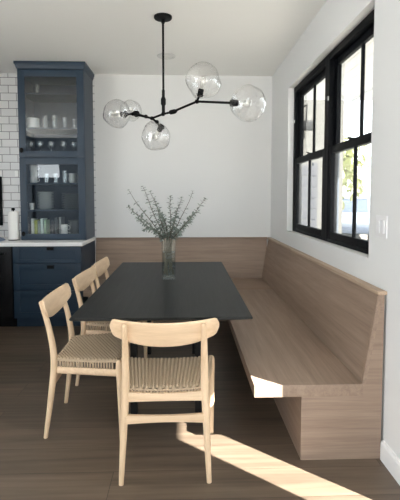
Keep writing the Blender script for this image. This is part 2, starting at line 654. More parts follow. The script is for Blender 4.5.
# ------------------------------------------------------------------ chairs
def leg_path(pts, rad, n=14):
    """smooth a polyline (Catmull-Rom) and sweep it"""
    P = [Vector(p) for p in pts]
    P = [P[0] * 2 - P[1]] + P + [P[-1] * 2 - P[-2]]
    R = [rad[0]] + list(rad) + [rad[-1]]
    out, rr = [], []
    for i in range(1, len(P) - 2):
        for k in range(6):
            s = k / 6
            a, b, c, d = P[i - 1], P[i], P[i + 1], P[i + 2]
            out.append(.5 * ((2 * b) + (c - a) * s + (2 * a - 5 * b + 4 * c - d) * s * s + (3 * b - a - 3 * c + d) * s ** 3))
            rr.append(R[i] * (1 - s) + R[i + 1] * s)
    out.append(P[-2])
    rr.append(R[-2])
    # rounded end
    d = (out[-1] - out[-2]).normalized()
    for q in (.35, .6, .75):
        out.append(P[-2] + d * rr[len(out) - 1 if False else -1] * q * .0 + d * R[-2] * q)
        rr.append(R[-2] * math.sqrt(max(.02, 1 - (q / .78) ** 2)))
    return MB().tube(out, rr, n)


SEAT_F, SEAT_B, HYF, HYB = .238, .178, .196, -.165      # half widths and y of the seat's front and rear


def seat_halfw(y):
    s = (y - HYB) / (HYF - HYB)
    return SEAT_B + (SEAT_F - SEAT_B) * s


def seat_top(xr, s):
    """height of the seat; xr -1..1, s 0 rear..1 front: slight saddle"""
    return .452 - .012 * (1 - xr * xr) - .004 * math.sin(PI * s) + .006 * s


def make_chair(label):
    c = thing('dining_chair', label, 'chair', (0, 0, 0), 0, 'pale wood dining chairs with woven seats')
    for s in (-1, 1):
        obj('leg', leg_path([(s * .205, -.215, 0), (s * .196, -.185, .22), (s * .187, -.165, .43), (s * .183, -.188, .6), (s * .180, -.232, .755)],
                            [.0115, .0165, .0195, .0165, .0125]), M['chair'], c, local=True)
        obj('leg', leg_path([(s * .246, .212, 0), (s * .244, .209, .2), (s * .242, .203, .40), (s * .241, .203, .437)],
                            [.0115, .0165, .020, .019]), M['chair'], c, local=True)
    # crest rail
    def crest(u, v):
        # u along, v around the section
        s = -1 + 2 * u
        x = .252 * s
        k = min(1, abs(s))
        tip = math.sqrt(max(0, 1 - max(0, (k - .9) / .1) ** 2.0)) if k > .9 else 1.0
        ztop = .768 + .016 * s * s
        hh = .120 - .040 * k ** 2.4
        h = hh * (0.25 + .75 * tip)
        zc = ztop - hh / 2
        yc = -.224 + .040 * s * s
        th = .0085 * (0.5 + .5 * tip)
        a = 2 * PI * v
        ca, sa = math.cos(a), math.sin(a)
        # rounded-rectangle section
        pz = math.copysign(abs(ca) ** .35, ca) * h / 2
        pyy = math.copysign(abs(sa) ** .6, sa) * th
        z = zc + pz
        return Vector((x, yc + pyy - .26 * (z - .72), z))
    mb = MB().grid(crest, 44, 24)
    bmesh.ops.remove_doubles(mb.bm, verts=mb.bm.verts[:], dist=1e-5)
    bmesh.ops.holes_fill(mb.bm, edges=[x for x in mb.bm.edges if x.is_boundary], sides=60)
    bmesh.ops.recalc_face_normals(mb.bm, faces=mb.bm.faces[:])
    obj('backrest', mb, M['chairx'], c, local=True)
    # woven seat: ridges of cord running front to back, each beaded
    NR, NB = 24, 18
    NU, NV = NR * 6, NB * 6

    def weave(u, v):
        y = HYB + (HYF - HYB) * v
        xr = -1 + 2 * u
        x = xr * (seat_halfw(y) + .012)
        r = abs(math.sin(PI * NR * u))
        row = int(min(NR - 1, u * NR))
        bead = abs(math.sin(PI * (NB * v + (.5 if row % 2 else 0))))
        z = seat_top(xr, v) + .009 * (r ** .7) * (.15 + .85 * bead ** .8) - .003
        # roll over the rails at the rim
        edge = min(1, min(u, 1 - u) * 22, min(v, 1 - v) * 18)
        z -= .010 * (1 - edge) ** 2
        return Vector((x, y, z))
    sb = MB().grid(weave, NU, NV)
    # skirts, underside and the strands that wrap the rails
    def skirt(fn, n):
        def g(u, v):
            x, y, xr, s = fn(u)
            zt = seat_top(xr, s) - .010
            return Vector((x, y, zt - .010 * v))
        sb.grid(g, n, 2)
    skirt(lambda u: (seat_halfw(HYB + (HYF - HYB) * u) + .012, HYB + (HYF - HYB) * u, 1, u), 30)
    skirt(lambda u: (-(seat_halfw(HYB + (HYF - HYB) * u) + .012), HYB + (HYF - HYB) * u, -1, u), 30)
    skirt(lambda u: ((-1 + 2 * u) * (SEAT_B + .012), HYB, -1 + 2 * u, 0), 30)
    skirt(lambda u: ((-1 + 2 * u) * (SEAT_F + .012), HYF, -1 + 2 * u, 1), 30)
    sb.grid(lambda u, v: Vector(((-1 + 2 * u) * (seat_halfw(HYB + (HYF - HYB) * v) + .008), HYB + .002 + (HYF - HYB - .004) * v, seat_top(-1 + 2 * u, v) - .020)), 12, 6)
    for k in range(21):
        s = (k + .5) / 21
        y = HYB + .012 + (HYF - HYB - .035) * s
        for sg in (-1, 1):
            x = sg * (seat_halfw(y) + .009)
            sb.box((x - .004, y - .0046, .398), (x + .004, y + .0046, .436), .0018, 1)
    for k in range(24):
        xr = -1 + 2 * (k + .5) / 24
        zt = seat_top(xr, 0)
        sb.box((xr * SEAT_B - .0036, HYB - .004, zt - .036), (xr * SEAT_B + .0036, HYB + .004, zt - .016), .0018, 1)
        zt = seat_top(xr, 1)
        sb.box((xr * SEAT_F - .0062, HYF - .004, zt - .050), (xr * SEAT_F + .0062, HYF + .004, zt - .016), .0018, 1)
    obj('woven_seat', sb, M['cord'], c, local=True)
    # wooden rails
    for sg in (-1, 1):
        p0 = Vector((sg * (SEAT_B + .007), HYB + .01, .378))
        p1 = Vector((sg * (SEAT_F + .004), HYF - .005, .378))
        obj('side_rail', MB().tube([p0, p1], .021, 10, flat=(1.0, .42)), M['chairx'], c, local=True)

    def arch(u, v, y0, hw, zt, h, rise):
        xr = -1 + 2 * u
        return None
    def rail(name, y0, hw, ztop, hend, hmid, th, sag):
        mb = MB()
        t = bmesh.new()
        n = 20
        R = []
        for i in range(n + 1):
            xr = -1 + 2 * i / n
            zt = ztop - sag * (1 - xr * xr)
            hh = hmid + (hend - hmid) * xr * xr
            R.append([t.verts.new((xr * hw, y0 - th, zt)), t.verts.new((xr * hw, y0 + th, zt)),
                      t.verts.new((xr * hw, y0 + th, zt - hh)), t.verts.new((xr * hw, y0 - th, zt - hh))])
        for a, b in zip(R, R[1:]):
            for k in range(4):
                t.faces.new((a[k], a[(k + 1) % 4], b[(k + 1) % 4], b[k]))
        t.faces.new(R[0])
        t.faces.new(R[-1][::-1])
        bmesh.ops.recalc_face_normals(t, faces=t.faces[:])
        mb._add(t)
        return obj(name, mb, M['chairx'], c, local=True, ang=30)
    rail('rear_rail', -.168, .184, .424, .048, .036, .009, .010)
    rail('front_rail', .196, .238, .402, .040, .034, .009, .008)
    rail('stretcher', -.181, .194, .318, .044, .030, .008, .007)
    return c


ch = make_chair('pale wood chair at the near end of the black table, its back to the viewer')
ch.location = (-.096, 2.15, 0)
ch.rotation_euler = (0, 0, math.radians(.5))
dup(ch, 'pale wood chair nearest of the three along the left of the black table', (-.562, 2.548, 0), -PI / 2)
dup(ch, 'pale wood chair in the middle of the three along the left of the black table', (-.545, 3.20, 0), -PI / 2 - math.radians(3))
dup(ch, 'pale wood chair farthest of the three along the left of the black table', (-.535, 3.77, 0), -PI / 2 - math.radians(2))

# ------------------------------------------------------------------ chandelier
LX, LY = -.167, 3.426
lamp = thing('chandelier', 'black branching chandelier with five blown clear glass globes', 'chandelier', (LX, LY, ZC))
obj('canopy', MB().lathe([(0, ZC - .024), (.028, ZC - .024), (.066, ZC - .018), (.07, ZC - .012), (.07, ZC), (0, ZC)], (LX, LY, 0), 32), M['black'], lamp)
J0 = Vector((LX - .003, LY, 1.985))
rod = MB().tube([(LX, LY, ZC - .02), (LX, LY, 2.12)], .0085, 10)
rod.lathe([(0, ZC - .05), (.014, ZC - .05), (.014, ZC - .024), (0, ZC - .024)], (LX, LY, 0), 14)
rod.lathe([(.0, 2.17), (.012, 2.17), (.012, 2.12), (.02, 2.1), (.02, 2.06), (.013, 2.05), (.013, 1.99), (0, 1.985)], (LX, LY, 0), 14)
obj('rod', rod, M['black'], lamp)
J2 = at(172, 112, 3.36)
J4 = at(197, 101.5, 3.15)
JE = at(234, 103, 2.93)
JD = at(200.5, 93, 3.12)
J3 = at(152, 118.3, 3.5)
JA = at(124, 114.3, 3.66)
JL = at(133, 114, 3.72)
JB = at(136, 113.5, 3.98)
JC = at(160.5, 128, 3.52)


def knuckle(p, r=.017):
    prof = [(0, -r), (r * .7, -r * .75), (r, 0), (r * .7, r * .75), (0, r)]
    return prof


arms = [
    ('arm', [J0, J2, J4], .0088),
    ('arm', [J4, JE], .0085),
    ('arm', [J4, JD], .0085),
    ('arm', [J0, J3], .0088),
    ('arm', [J3, JL, JA], .0085),
    ('arm', [J3, at(146, 116.5, 3.75), JB], .0075),
    ('arm', [J3, at(157, 122, 3.5), JC], .0085),
]
for nm, pts, r in arms:
    a = MB().tube(pts, r, 10)
    for p in pts[:-1]:
        a.lathe(knuckle(p), p, 12)
    if pts[0] is J0 and len(pts) == 3:
        d = (J2 - J0).normalized()
        a.tube([J2 - d * .03, J2 - d * .015, J2 + d * .03, J2 + d * .05], [.009, .018, .018, .009], 12)
    obj(nm, a, M['black'], lamp)


def globe(c, r, sock, seed, squash=(1, 1, 1)):
    c, sock = Vector(c), Vector(sock)
    ax = (c - sock).normalized()
    # orthonormal frame with z along ax
    q = ax.to_track_quat('Z', 'Y')
    s = MB()
    s.tube([sock - ax * .028, sock - ax * .026, sock + ax * .022, sock + ax * .03], [.012, .021, .021, .017], 16)
    s.tube([sock - ax * .014, sock - ax * .01], [.03, .03], 18)
    so = obj('lamp_socket', s, M['black'], lamp)
    b = MB()
    prof = [(.010, .0), (.012, .02), (.024, .05), (.026, .065), (.018, .085), (0, .092)]
    b.lathe(prof, (0, 0, 0), 16)
    for v in b.bm.verts:
        v.co = q @ v.co + sock + ax * .028
    obj('bulb', b, M['bulb'], so)
    g = MB()
    NU, NV = 40, 28

    def fn(u, v):
        th = .16 + (PI - .16) * v          # from the neck round to the far pole
        ph = 2 * PI * u
        d = Vector((math.sin(th) * math.cos(ph), math.sin(th) * math.sin(ph), -math.cos(th)))
        d2 = q @ d
        n = noise.noise(d * 1.15 + Vector((seed * 7.3, seed * 3.1, seed)))
        n2 = noise.noise(d * 2.3 + Vector((seed * 2.3, seed * 5.1, seed * 9)))
        rr = r * (1 + .13 * n + .05 * n2)
        return c + Vector((d2.x * squash[0], d2.y * squash[1], d2.z * squash[2])) * rr
    g.grid(fn, NU, NV)
    bmesh.ops.remove_doubles(g.bm, verts=g.bm.verts[:], dist=1e-5)
    bmesh.ops.recalc_face_normals(g.bm, faces=g.bm.faces[:])
    gb = obj('glass_globe', g, M['globe'], lamp)
    return gb


globe(at(248, 103.5, 2.9), .122, JE, 1.3)
globe(at(203, 81, 3.1), .122, JD, 2.1)
globe(at(156, 136, 3.56), .118, JC, 3.7)
globe(at(117, 114, 3.62), .116, JA, 4.2)
globe(at(131, 110.5, 4.06), .098, JB, 5.9)

# recessed ceiling light
cl = at(166.5, 60.3, 4.36)
rl = thing('ceiling_light', 'round white recessed ceiling light behind the chandelier rod', 'ceiling light', (cl.x, cl.y, ZC))
obj('trim_ring', MB().lathe([(.062, ZC - .0), (.066, ZC - .010), (.088, ZC - .008), (.095, ZC - .0005)], (cl.x, cl.y, 0), 36), plain('light_trim_white', srgb(215, 215, 212), .5), rl)
obj('lens', MB().lathe([(0, ZC - .004), (.064, ZC - .004), (.064, ZC - .0005), (0, ZC - .0005)], (cl.x, cl.y, 0), 36), plain('light_lens', srgb(222, 222, 218), .5), rl)

# light switch on the right wall
sw = thing('light_switch', 'white double light switch plate on the right wall beside the window', 'light switch', (XR, 2.165, 1.185))
obj('plate', MB().box((XR - .007, 2.105, 1.127), (XR - .0002, 2.225, 1.243), .003), plain('switch_plate', srgb(226, 226, 228), .4), sw)
for yy in (2.140, 2.190):
    obj('rocker', MB().box((XR - .012, yy - .0165, 1.152), (XR - .0068, yy + .0165, 1.218), .002), plain('switch_rocker', srgb(228, 228, 230), .35), sw)

# ------------------------------------------------------------------ vase and eucalyptus
VY = 3.18
vb = at(169, 279, VY)
VX = vb.x
vase = thing('glass_vase', 'tall square clear glass vase of water on the black table', 'vase', (VX, VY, TZ))
H, hw, th = .305, .05, .006
t = bmesh.new()
def ringv(h_, z):
    return [t.verts.new((VX + sx * h_, VY + sy * h_, z)) for sx, sy in ((-1, -1), (1, -1), (1, 1), (-1, 1))]
seqs = [ringv(hw * .96, TZ + .0005), ringv(hw, TZ + H * .5), ringv(hw * 1.04, TZ + H), ringv(hw * 1.04 - th, TZ + H), ringv(hw - th, TZ + H * .5), ringv(hw * .96 - th, TZ + .016)]
t.faces.new(seqs[0][::-1])
t.faces.new(seqs[-1])
for a, b in zip(seqs, seqs[1:]):
    for k in range(4):
        t.faces.new((a[k], a[(k + 1) % 4], b[(k + 1) % 4], b[k]))
bmesh.ops.recalc_face_normals(t, faces=t.faces[:])
bmesh.ops.bevel(t, geom=t.edges[:], offset=.0022, segments=2, affect='EDGES')
mb = MB()
mb._add(t)
obj('vase_body', mb, M['vase'], vase, smooth=False)
obj('water', MB().box((VX - hw * .97 + th, VY - hw * .97 + th, TZ + .017), (VX + hw * .97 - th, VY + hw * .97 - th, TZ + .2), .002), M['water'], vase)


def leaf_into(mb, p, d, up, L, W):
    d = d.normalized()
    sd = d.cross(up)
    if sd.length < 1e-3:
        sd = Vector((1, 0, 0))
    sd.normalize()
    nn = sd.cross(d)
    bm = mb.bm
    prof = [(0, .08), (.22, .75), (.5, 1), (.78, .7), (1.0, .06)]
    mid, le, ri = [], [], []
    for s, wv in prof:
        q = p + d * (L * s) - nn * (L * .22 * s * s)
        mid.append(bm.verts.new(q - nn * W * .12))
        le.append(bm.verts.new(q + sd * W * wv * .5))
        ri.append(bm.verts.new(q - sd * W * wv * .5))
    for k in range(len(prof) - 1):
        bm.faces.new((mid[k], le[k], le[k + 1], mid[k + 1]))
        bm.faces.new((ri[k], mid[k], mid[k + 1], ri[k + 1]))


tips = [
    (128, 190, -.05, 'thin eucalyptus branch reaching farthest up to the left from the glass vase'),
    (142, 186, .04, 'tallest eucalyptus branch in the glass vase, upright and left of centre'),
    (151, 192, -.02, 'upright eucalyptus branch between the tallest one and the middle of the vase'),
    (129, 207, -.12, 'leafy eucalyptus branch spreading left at mid height of the bunch'),
    (136, 218, -.03, 'eucalyptus branch spreading left just below the leafy mid height one'),
    (143, 228, -.14, 'lowest eucalyptus branch drooping to the left of the vase'),
    (158, 208, .12, 'short eucalyptus branch at the centre left of the bunch'),
    (171, 196, -.05, 'upright eucalyptus branch directly above the glass vase'),
    (181, 198, .07, 'eucalyptus branch leaning slightly right above the glass vase'),
    (193, 191, .10, 'tall eucalyptus branch leaning right with a bare stretch near its tip'),
    (206, 199, -.03, 'eucalyptus branch reaching farthest to the right of the vase'),
    (198, 211, -.13, 'eucalyptus branch arching right below the farthest right one'),
    (190, 221, -.06, 'lowest eucalyptus branch on the right of the vase'),
    (177, 212, -.12, 'short bushy eucalyptus branch at the front of the bunch'),
    (163, 214, -.10, 'short eucalyptus branch at the front left over the vase rim'),
]
for i, (px, py_, dy, lab) in enumerate(tips):
    tip = at(px, py_, VY + dy)
    s0 = Vector((VX + random.uniform(-.036, .036), VY + random.uniform(-.034, .034), TZ + .022 + .002 * i))
    nk = Vector((VX + (tip.x - VX) * .14 + random.uniform(-.008, .008), VY + dy * .2, TZ + H - .01))
    nk.x = max(VX - .034, min(VX + .034, nk.x))
    nk.y = max(VY - .034, min(VY + .034, nk.y))
    # inside the vase, then a bow outwards
    mid = nk.lerp(tip, .5) + Vector((0, 0, .025)) + Vector(((tip.x - nk.x) * .08, 0, 0))
    pts = []
    for k in range(5):
        pts.append(s0.lerp(nk, k / 5))
    for k in range(13):
        s = k / 12
        p = nk * (1 - s) ** 2 + mid * 2 * s * (1 - s) + tip * s * s
        p += Vector((.012 * math.sin(7 * s + i * 1.7), .012 * math.cos(6 * s + i), 0)) * s * (1 - .5 * s)
        if 'droop' in lab:
            p.z += .03 * math.sin(PI * s) - .012 * s * s
        pts.append(p)
    br = thing('eucalyptus_branch', lab, 'branch', s0, 0, 'eucalyptus branches in the vase')
    n = len(pts)
    obj('stem', MB().tube(pts, [.0042 - .0032 * k / (n - 1) for k in range(n)], 6), M['stem'], br)
    lf = MB()
    cnt = 21 if i not in (0, 9) else 15
    for k in range(cnt):
        s = .03 + .97 * k / (cnt - 1)
        if i == 9 and .62 < s < .8:
            continue
        if i == 0 and .78 < s < .9:
            continue
        fi = 5 + s * 11.99
        a = int(min(fi, n - 2))
        p = pts[a].lerp(pts[a + 1], fi - a)
        d = (pts[a + 1] - pts[a]).normalized()
        ang = k * 1.9 + i
        ref = Vector((math.cos(ang), math.sin(ang), .15))
        sidev = (ref - d * ref.dot(d)).normalized()
        for sg in (-1, 1):
            L = random.uniform(.026, .042) * (1.05 - .35 * s)
            dd = sidev * sg + d * random.uniform(.2, .9) + Vector((0, 0, random.uniform(-.3, .2)))
            leaf_into(lf, p, dd, Vector((random.uniform(-.4, .4), random.uniform(-.6, 0), 1)), L, L * random.uniform(.5, .68))
    obj('leaves', lf, M['leaf'], br)

# ------------------------------------------------------------------ kitchen run
CT = .88            # counter top
HX0, HX1, HYF_ = -1.73, -1.048, 4.58     # hutch
YW = YB - .009
hz0, hz1 = CT, ZC - .0
hutch = thing('china_cabinet', 'tall navy blue cabinet with two glazed doors standing on the white counter', 'cabinet', (-1.41, 4.8, CT))
c = MB()
zt = ZC - .008
c.box((HX0, HYF_ + .022, CT), (HX0 + .02, YW, zt))
c.box((HX1 - .02, HYF_ + .022, CT), (HX1, YW, zt))
c.box((HX0 + .02, YW - .015, CT), (HX1 - .02, YW, zt))
c.box((HX0 + .02, HYF_ + .022, CT), (HX1 - .02, YW - .015, CT + .025))
c.box((HX0 + .02, HYF_ + .022, 2.60), (HX1 - .02, YW - .015, zt))
c.box((HX0 + .02, HYF_ + .022, 1.735), (HX1 - .02, YW - .015, 1.765))
obj('cabinet_body', c, M['navy'], hutch, smooth=False)
cr = MB()
o = .022
pr = [(0, 2.655), (.007, 2.665), (.012, 2.69), (o, 2.705), (o, ZC - .002)]
t = bmesh.new()
R = []
for d_, z in pr:
    R.append([t.verts.new(p) for p in ((HX0 - d_, YW, z), (HX0 - d_, HYF_ - d_, z), (HX1 + d_, HYF_ - d_, z), (HX1 + d_, YW, z))])
for a, b in zip(R, R[1:]):
    for k in range(3):
        t.faces.new((a[k], a[k + 1], b[k + 1], b[k]))
t.faces.new(R[-1])
t.faces.new(R[0][::-1])
for k in range(len(R) - 1):
    t.faces.new((R[k][0], R[k + 1][0], R[k + 1][3], R[k][3]))
bmesh.ops.recalc_face_normals(t, faces=t.faces[:])
cr._add(t)
obj('crown_moulding', cr, M['navy'], hutch, ang=25)


def glass_door(z0, z1, knob_z):
    d = MB()
    x0, x1, y0, y1 = HX0 + .003, HX1 - .003, HYF_, HYF_ + .021
    st = .072
    d.box((x0, y0, z0), (x0 + st, y1, z1), .002)
    d.box((x1 - st, y0, z0), (x1, y1, z1), .002)
    d.box((x0 + st, y0 + .0005, z1 - st), (x1 - st, y1 - .0005, z1), .002)
    d.box((x0 + st, y0 + .0005, z0), (x1 - st, y1 - .0005, z0 + st * .85), .002)
    o_ = obj('door', d, M['navy'], hutch)
    obj('pane', MB().box((x0 + st - .008, y0 + .009, z0 + st * .85 - .008), (x1 - st + .008, y0 + .013, z1 - st + .008)), M['cabpane'], o_, smooth=False)
    k = MB()
    k.lathe([(0, 0), (.009, 0), (.009, .012), (.019, .02), (.02, .028), (.012, .034), (0, .035)], (0, 0, 0), 16)
    for v in k.bm.verts:
        v.co = Vector((v.co.x, -v.co.z, v.co.y * 1.3)) + Vector((x0 + .035, y0, knob_z))
    obj('knob', k, M['black'], o_)


glass_door(1.753, 2.65, 1.82)
glass_door(CT + .006, 1.747, .95)
SHELF = []


def zpx(y, Y):
    return CZ - (y - HZ) * Y / F


YI = 4.80
for y in (96.5, 129.5):
    SHELF.append(zpx(y, 4.66))
for y in (183, 209.5):
    SHELF.append(zpx(y, 4.66))
for z in SHELF:
    obj('shelf', MB().box((HX0 + .0205, HYF_ + .05, z - .018), (HX1 - .0205, YW - .016, z)), M['navy'], hutch, smooth=False)

# base cabinet
BX0, BX1, BYF = -1.735, -1.05, 4.355
base = thing('base_cabinet', 'navy blue base cabinet with three shaker drawers under the white counter', 'cabinet', (-1.39, 4.7, 0))
c = MB()
c.box((BX0, BYF + .022, .1), (BX1, YW + .008, .842))
c.box((BX0, BYF + .08, 0), (BX1 - .002, YW + .008, .1))
obj('cabinet_body', c, M['navy'], base, smooth=False)


def drawer_front(z0, z1):
    d = MB()
    x0, x1 = BX0 + .004, BX1 - .004
    y0, y1 = BYF, BYF + .0215
    st = .06 if z1 - z0 > .2 else .038
    d.box((x0, y0, z0), (x0 + .06, y1, z1), .002)
    d.box((x1 - .06, y0, z0), (x1, y1, z1), .002)
    d.box((x0 + .06, y0 + .0003, z1 - st), (x1 - .06, y1, z1), .002)
    d.box((x0 + .06, y0 + .0003, z0), (x1 - .06, y1, z0 + st), .002)
    d.box((x0 + .055, y0 + .011, z0 + st - .005), (x1 - .055, y1 - .0005, z1 - st + .005))
    o_ = obj('drawer', d, M['navy'], base)
    xm = (x0 + x1) / 2 + .04
    zc = z1 - st * .5 - .004
    k = MB().box((xm - .034, y0 - .022, zc - .004), (xm + .034, y0 - .018, zc + .022), .0015)
    k.box((xm - .034, y0 - .018, zc + .017), (xm + .034, y0 - .0002, zc + .022), .0015)
    k.box((xm - .034, y0 - .018, zc - .012), (xm + .034, y0 - .012, zc + .017), .0015)
    obj('pull', k, M['black'], o_)


drawer_front(.668, .836)
drawer_front(.392, .662)
drawer_front(.106, .386)

# dishwasher and the cabinet run to its left
dw = thing('dishwasher', 'black built-in dishwasher left of the navy drawers', 'dishwasher', (-2.04, 4.7, 0))
obj('dishwasher_body', MB().box((-2.335, BYF + .03, .09), (-1.741, YW, .84)), M['blackgloss'], dw, smooth=False)
obj('door', MB().box((-2.333, BYF - .002, .12), (-1.744, BYF + .0295, .838), .006), M['blackgloss'], dw)
hb = MB().tube([(-2.28, BYF - .035, .77), (-1.8, BYF - .035, .77)], .009, 12)
for x in (-2.25, -1.83):
    hb.tube([(x, BYF - .0022, .77), (x, BYF - .035, .77)], .007, 10)
obj('handle', hb, M['black'], dw)
obj('toe_kick', MB().box((-2.335, BYF + .08, 0), (-1.741, YW, .0895)), M['blackgloss'], dw, smooth=False)
ct = MB().box((XL + .002, BYF - .025, .843), (-1.03, YW, CT), .003)
tag(obj('countertop', ct, M['counter'], base=(-2.3, 4.7, .843)), 'white quartz worktop over the navy drawers and black dishwasher', 'worktop')

# added block left of the frame, unseen: shades the floor by the cabinets
blocker = thing('light_blocker', 'added navy block with white top, unseen left of the dining area, shading the floor', 'light blocker', (-2.55, 2.75, 0))
obj('blocker_body', MB().box((-2.9, 1.95, 0), (-2.0, 3.6, .85), .003), M['navy'], blocker)
obj('blocker_top', MB().box((-2.93, 1.92, .8505), (-1.9, 3.63, .885), .003), M['counter'], blocker)

# items on the counter
pt = thing('paper_towel_holder', 'upright roll of white paper towel with black cap on the counter', 'paper towel', (-1.81, 4.6, CT))
obj('holder', MB().lathe([(0, CT + .0002), (.056, CT + .0002), (.056, CT + .008), (.008, CT + .009), (.008, CT + .315), (.016, CT + .316), (.018, CT + .333), (.012, CT + .34), (0, CT + .341)], (-1.81, 4.6, 0), 24), M['black'], pt)
obj('paper_roll', MB().lathe([(.012, CT + .010), (.053, CT + .010), (.055, CT + .013), (.055, CT + .302), (.053, CT + .305), (.012, CT + .305)], (-1.81, 4.6, 0), 36), M['paper'], pt)
tw = MB()


def towel(u, v):
    x = -.10 + .2 * u
    y = -.08 + .16 * v
    r = max(0, 1 - (x / .1) ** 2) * max(0, 1 - (y / .08) ** 2)
    z = .004 + .075 * r ** .5 * (.7 + .5 * noise.noise(Vector((x * 14, y * 14, 3))))
    return Vector((-1.985 + x, 4.5 + y, CT + max(.001, z)))


tw.grid(towel, 30, 26)
tag(obj('dish_towel', tw, M['towel'], base=(-1.985, 4.5, CT)), 'crumpled blue-grey dish towel on the counter beside the paper towel', 'towel')
ol = thing('wall_outlet', 'white outlet plate on the tiles beside the navy glazed cabinet', 'outlet', (-1.81, YW, 1.52))
oz = zpx(174, 5.0)
ox = at(16.5, 174, 5.02).x
obj('plate', MB().box((ox - .018, YW - .004, oz - .032), (ox + .018, YW + .0008, oz + .032), .002), M['wallpure'], ol)
# black framed kitchen window at the left edge
kx1 = at(2.4, 200, 5.02).x
kz0, kz1 = zpx(225, 5.0), zpx(177, 5.0)
root = bpy.data.objects.new('window_4', None)
COL.objects.link(root)
root.location = (kx1 - .4, YW, kz0)
root['kind'] = 'structure'
f = MB()
f.box((kx1 - .05, YW - .03, kz0), (kx1, YW - .0002, kz1), .003)
f.box((kx1 - .85, YW - .03, kz0), (kx1 - .8, YW - .0002, kz1), .003)
f.box((kx1 - .8, YW - .029, kz1 - .05), (kx1 - .05, YW - .0002, kz1), .003)
f.box((kx1 - .8, YW - .029, kz0), (kx1 - .05, YW - .0002, kz0 + .05), .003)
obj('window_frame', f, M['blackframe'], root)
obj('pane', MB().box((kx1 - .8, YW - .012, kz0 + .05), (kx1 - .05, YW - .008, kz1 - .05)), M['blackgloss'], root, smooth=False)

# ------------------------------------------------------------------ things inside the glazed cabinet
zs1, zs2, zs3, zs4 = SHELF
zf_up, zf_lo = 1.765, CT + .025


def cx(px, Y):
    return at(px, 150, Y).x


def tumbler_mesh(r, h, taper=.86):
    return MB().lathe([(0, 0.0005), (r * taper, .0005), (r, h), (r - .003, h), (r * taper - .003, .008), (0, .008)], (0, 0, 0), 20)


def place_local(name, mb, m, p, label, cat, group=None):
    o_ = obj(name, mb, m, local=True)
    o_.location = p
    return tag(o_, label, cat, group)


def copy_to(o_, p, label):
    r = o_.copy()
    COL.objects.link(r)
    r.location = p
    r['label'] = label
    return r


Y1 = 4.70
place_local('drinking_glass', tumbler_mesh(.033, .1), M['tumbler'], (cx(38.5, Y1), Y1, zs1), 'lone clear glass on the topmost shelf of the navy cabinet', 'glass')
# second shelf: canister and four glasses
cn = thing('canister', 'short white lidded canister at the left of the glass tumblers', 'canister', (cx(34.2, Y1), Y1, zs2))
obj('canister_body', MB().lathe([(0, .0005), (.056, .0005), (.06, .01), (.06, .085), (.056, .09), (0, .09)], (0, 0, 0), 28), M['porc'], cn, local=True)
obj('lid', MB().lathe([(0, .0905), (.062, .0905), (.062, .1), (.05, .108), (0, .11)], (0, 0, 0), 28), M['porc'], cn, local=True)
g0 = None
for i, (px, h, lab) in enumerate(((46, .135, 'clear tumbler beside the white canister, first of four on the shelf'),
                                  (55.3, .135, 'clear tumbler second from the white canister'),
                                  (65.3, .115, 'shorter clear tumbler third from the white canister'),
                                  (75, .1, 'smallest clear tumbler at the right end of the shelf with the canister'))):
    p = (cx(px, Y1), Y1, zs2)
    o_ = place_local('drinking_glass', tumbler_mesh(.029 if i < 2 else .026, h), M['tumbler'], p, lab, 'glass', 'tumblers on the middle shelf')
    liq = None


def wine_glass(label, p):
    g = thing('wine_glass', label, 'wine glass', p, 0, 'stemmed glasses behind the upper door')
    obj('bowl', MB().lathe([(0, .085), (.02, .09), (.034, .112), (.036, .135), (.031, .165), (.029, .165), (.033, .135), (.031, .114), (.018, .094), (0, .088)], (0, 0, 0), 20), M['tumbler'], g, local=True)
    obj('stem', MB().lathe([(0, .006), (.0045, .008), (.0035, .04), (.005, .085), (0, .085)], (0, 0, 0), 10), M['tumbler'], g, local=True)
    obj('foot', MB().lathe([(0, .0005), (.033, .0005), (.033, .003), (.005, .008), (0, .008)], (0, 0, 0), 20), M['tumbler'], g, local=True)
    return g


wg = wine_glass('leftmost stemmed glass on the bottom shelf of the upper glazed section', (cx(31, Y1), Y1, zf_up))
for px, dy, lab in ((40.5, 0, 'stemmed glass second from the left on the bottom shelf of the upper section'),
                    (51.5, .02, 'stemmed glass in the middle of the bottom shelf of the upper section'),
                    (63.5, 0, 'stemmed glass fourth from the left on the bottom shelf of the upper section'),
                    (73.5, .03, 'rightmost stemmed glass on the bottom shelf of the upper section')):
    dup(wg, lab, (cx(px, Y1 + dy), Y1 + dy, zf_up))


def mug(label, p, rz=0, grp=None, r=.038, h=.062):
    m_ = thing('mug', label, 'mug', p, rz, grp)
    obj('mug_body', MB().lathe([(0, .0005), (r * .85, .0005), (r, .01), (r, h), (r - .004, h), (r - .004, .008), (0, .006)], (0, 0, 0), 24), M['porc'], m_, local=True)
    pts = [(r - .002, 0, h * .8), (r + .016, 0, h * .78), (r + .022, 0, h * .5), (r + .014, 0, h * .25), (r - .002, 0, h * .2)]
    obj('handle', MB().tube(pts, .0042, 8), M['porc'], m_, local=True)
    return m_


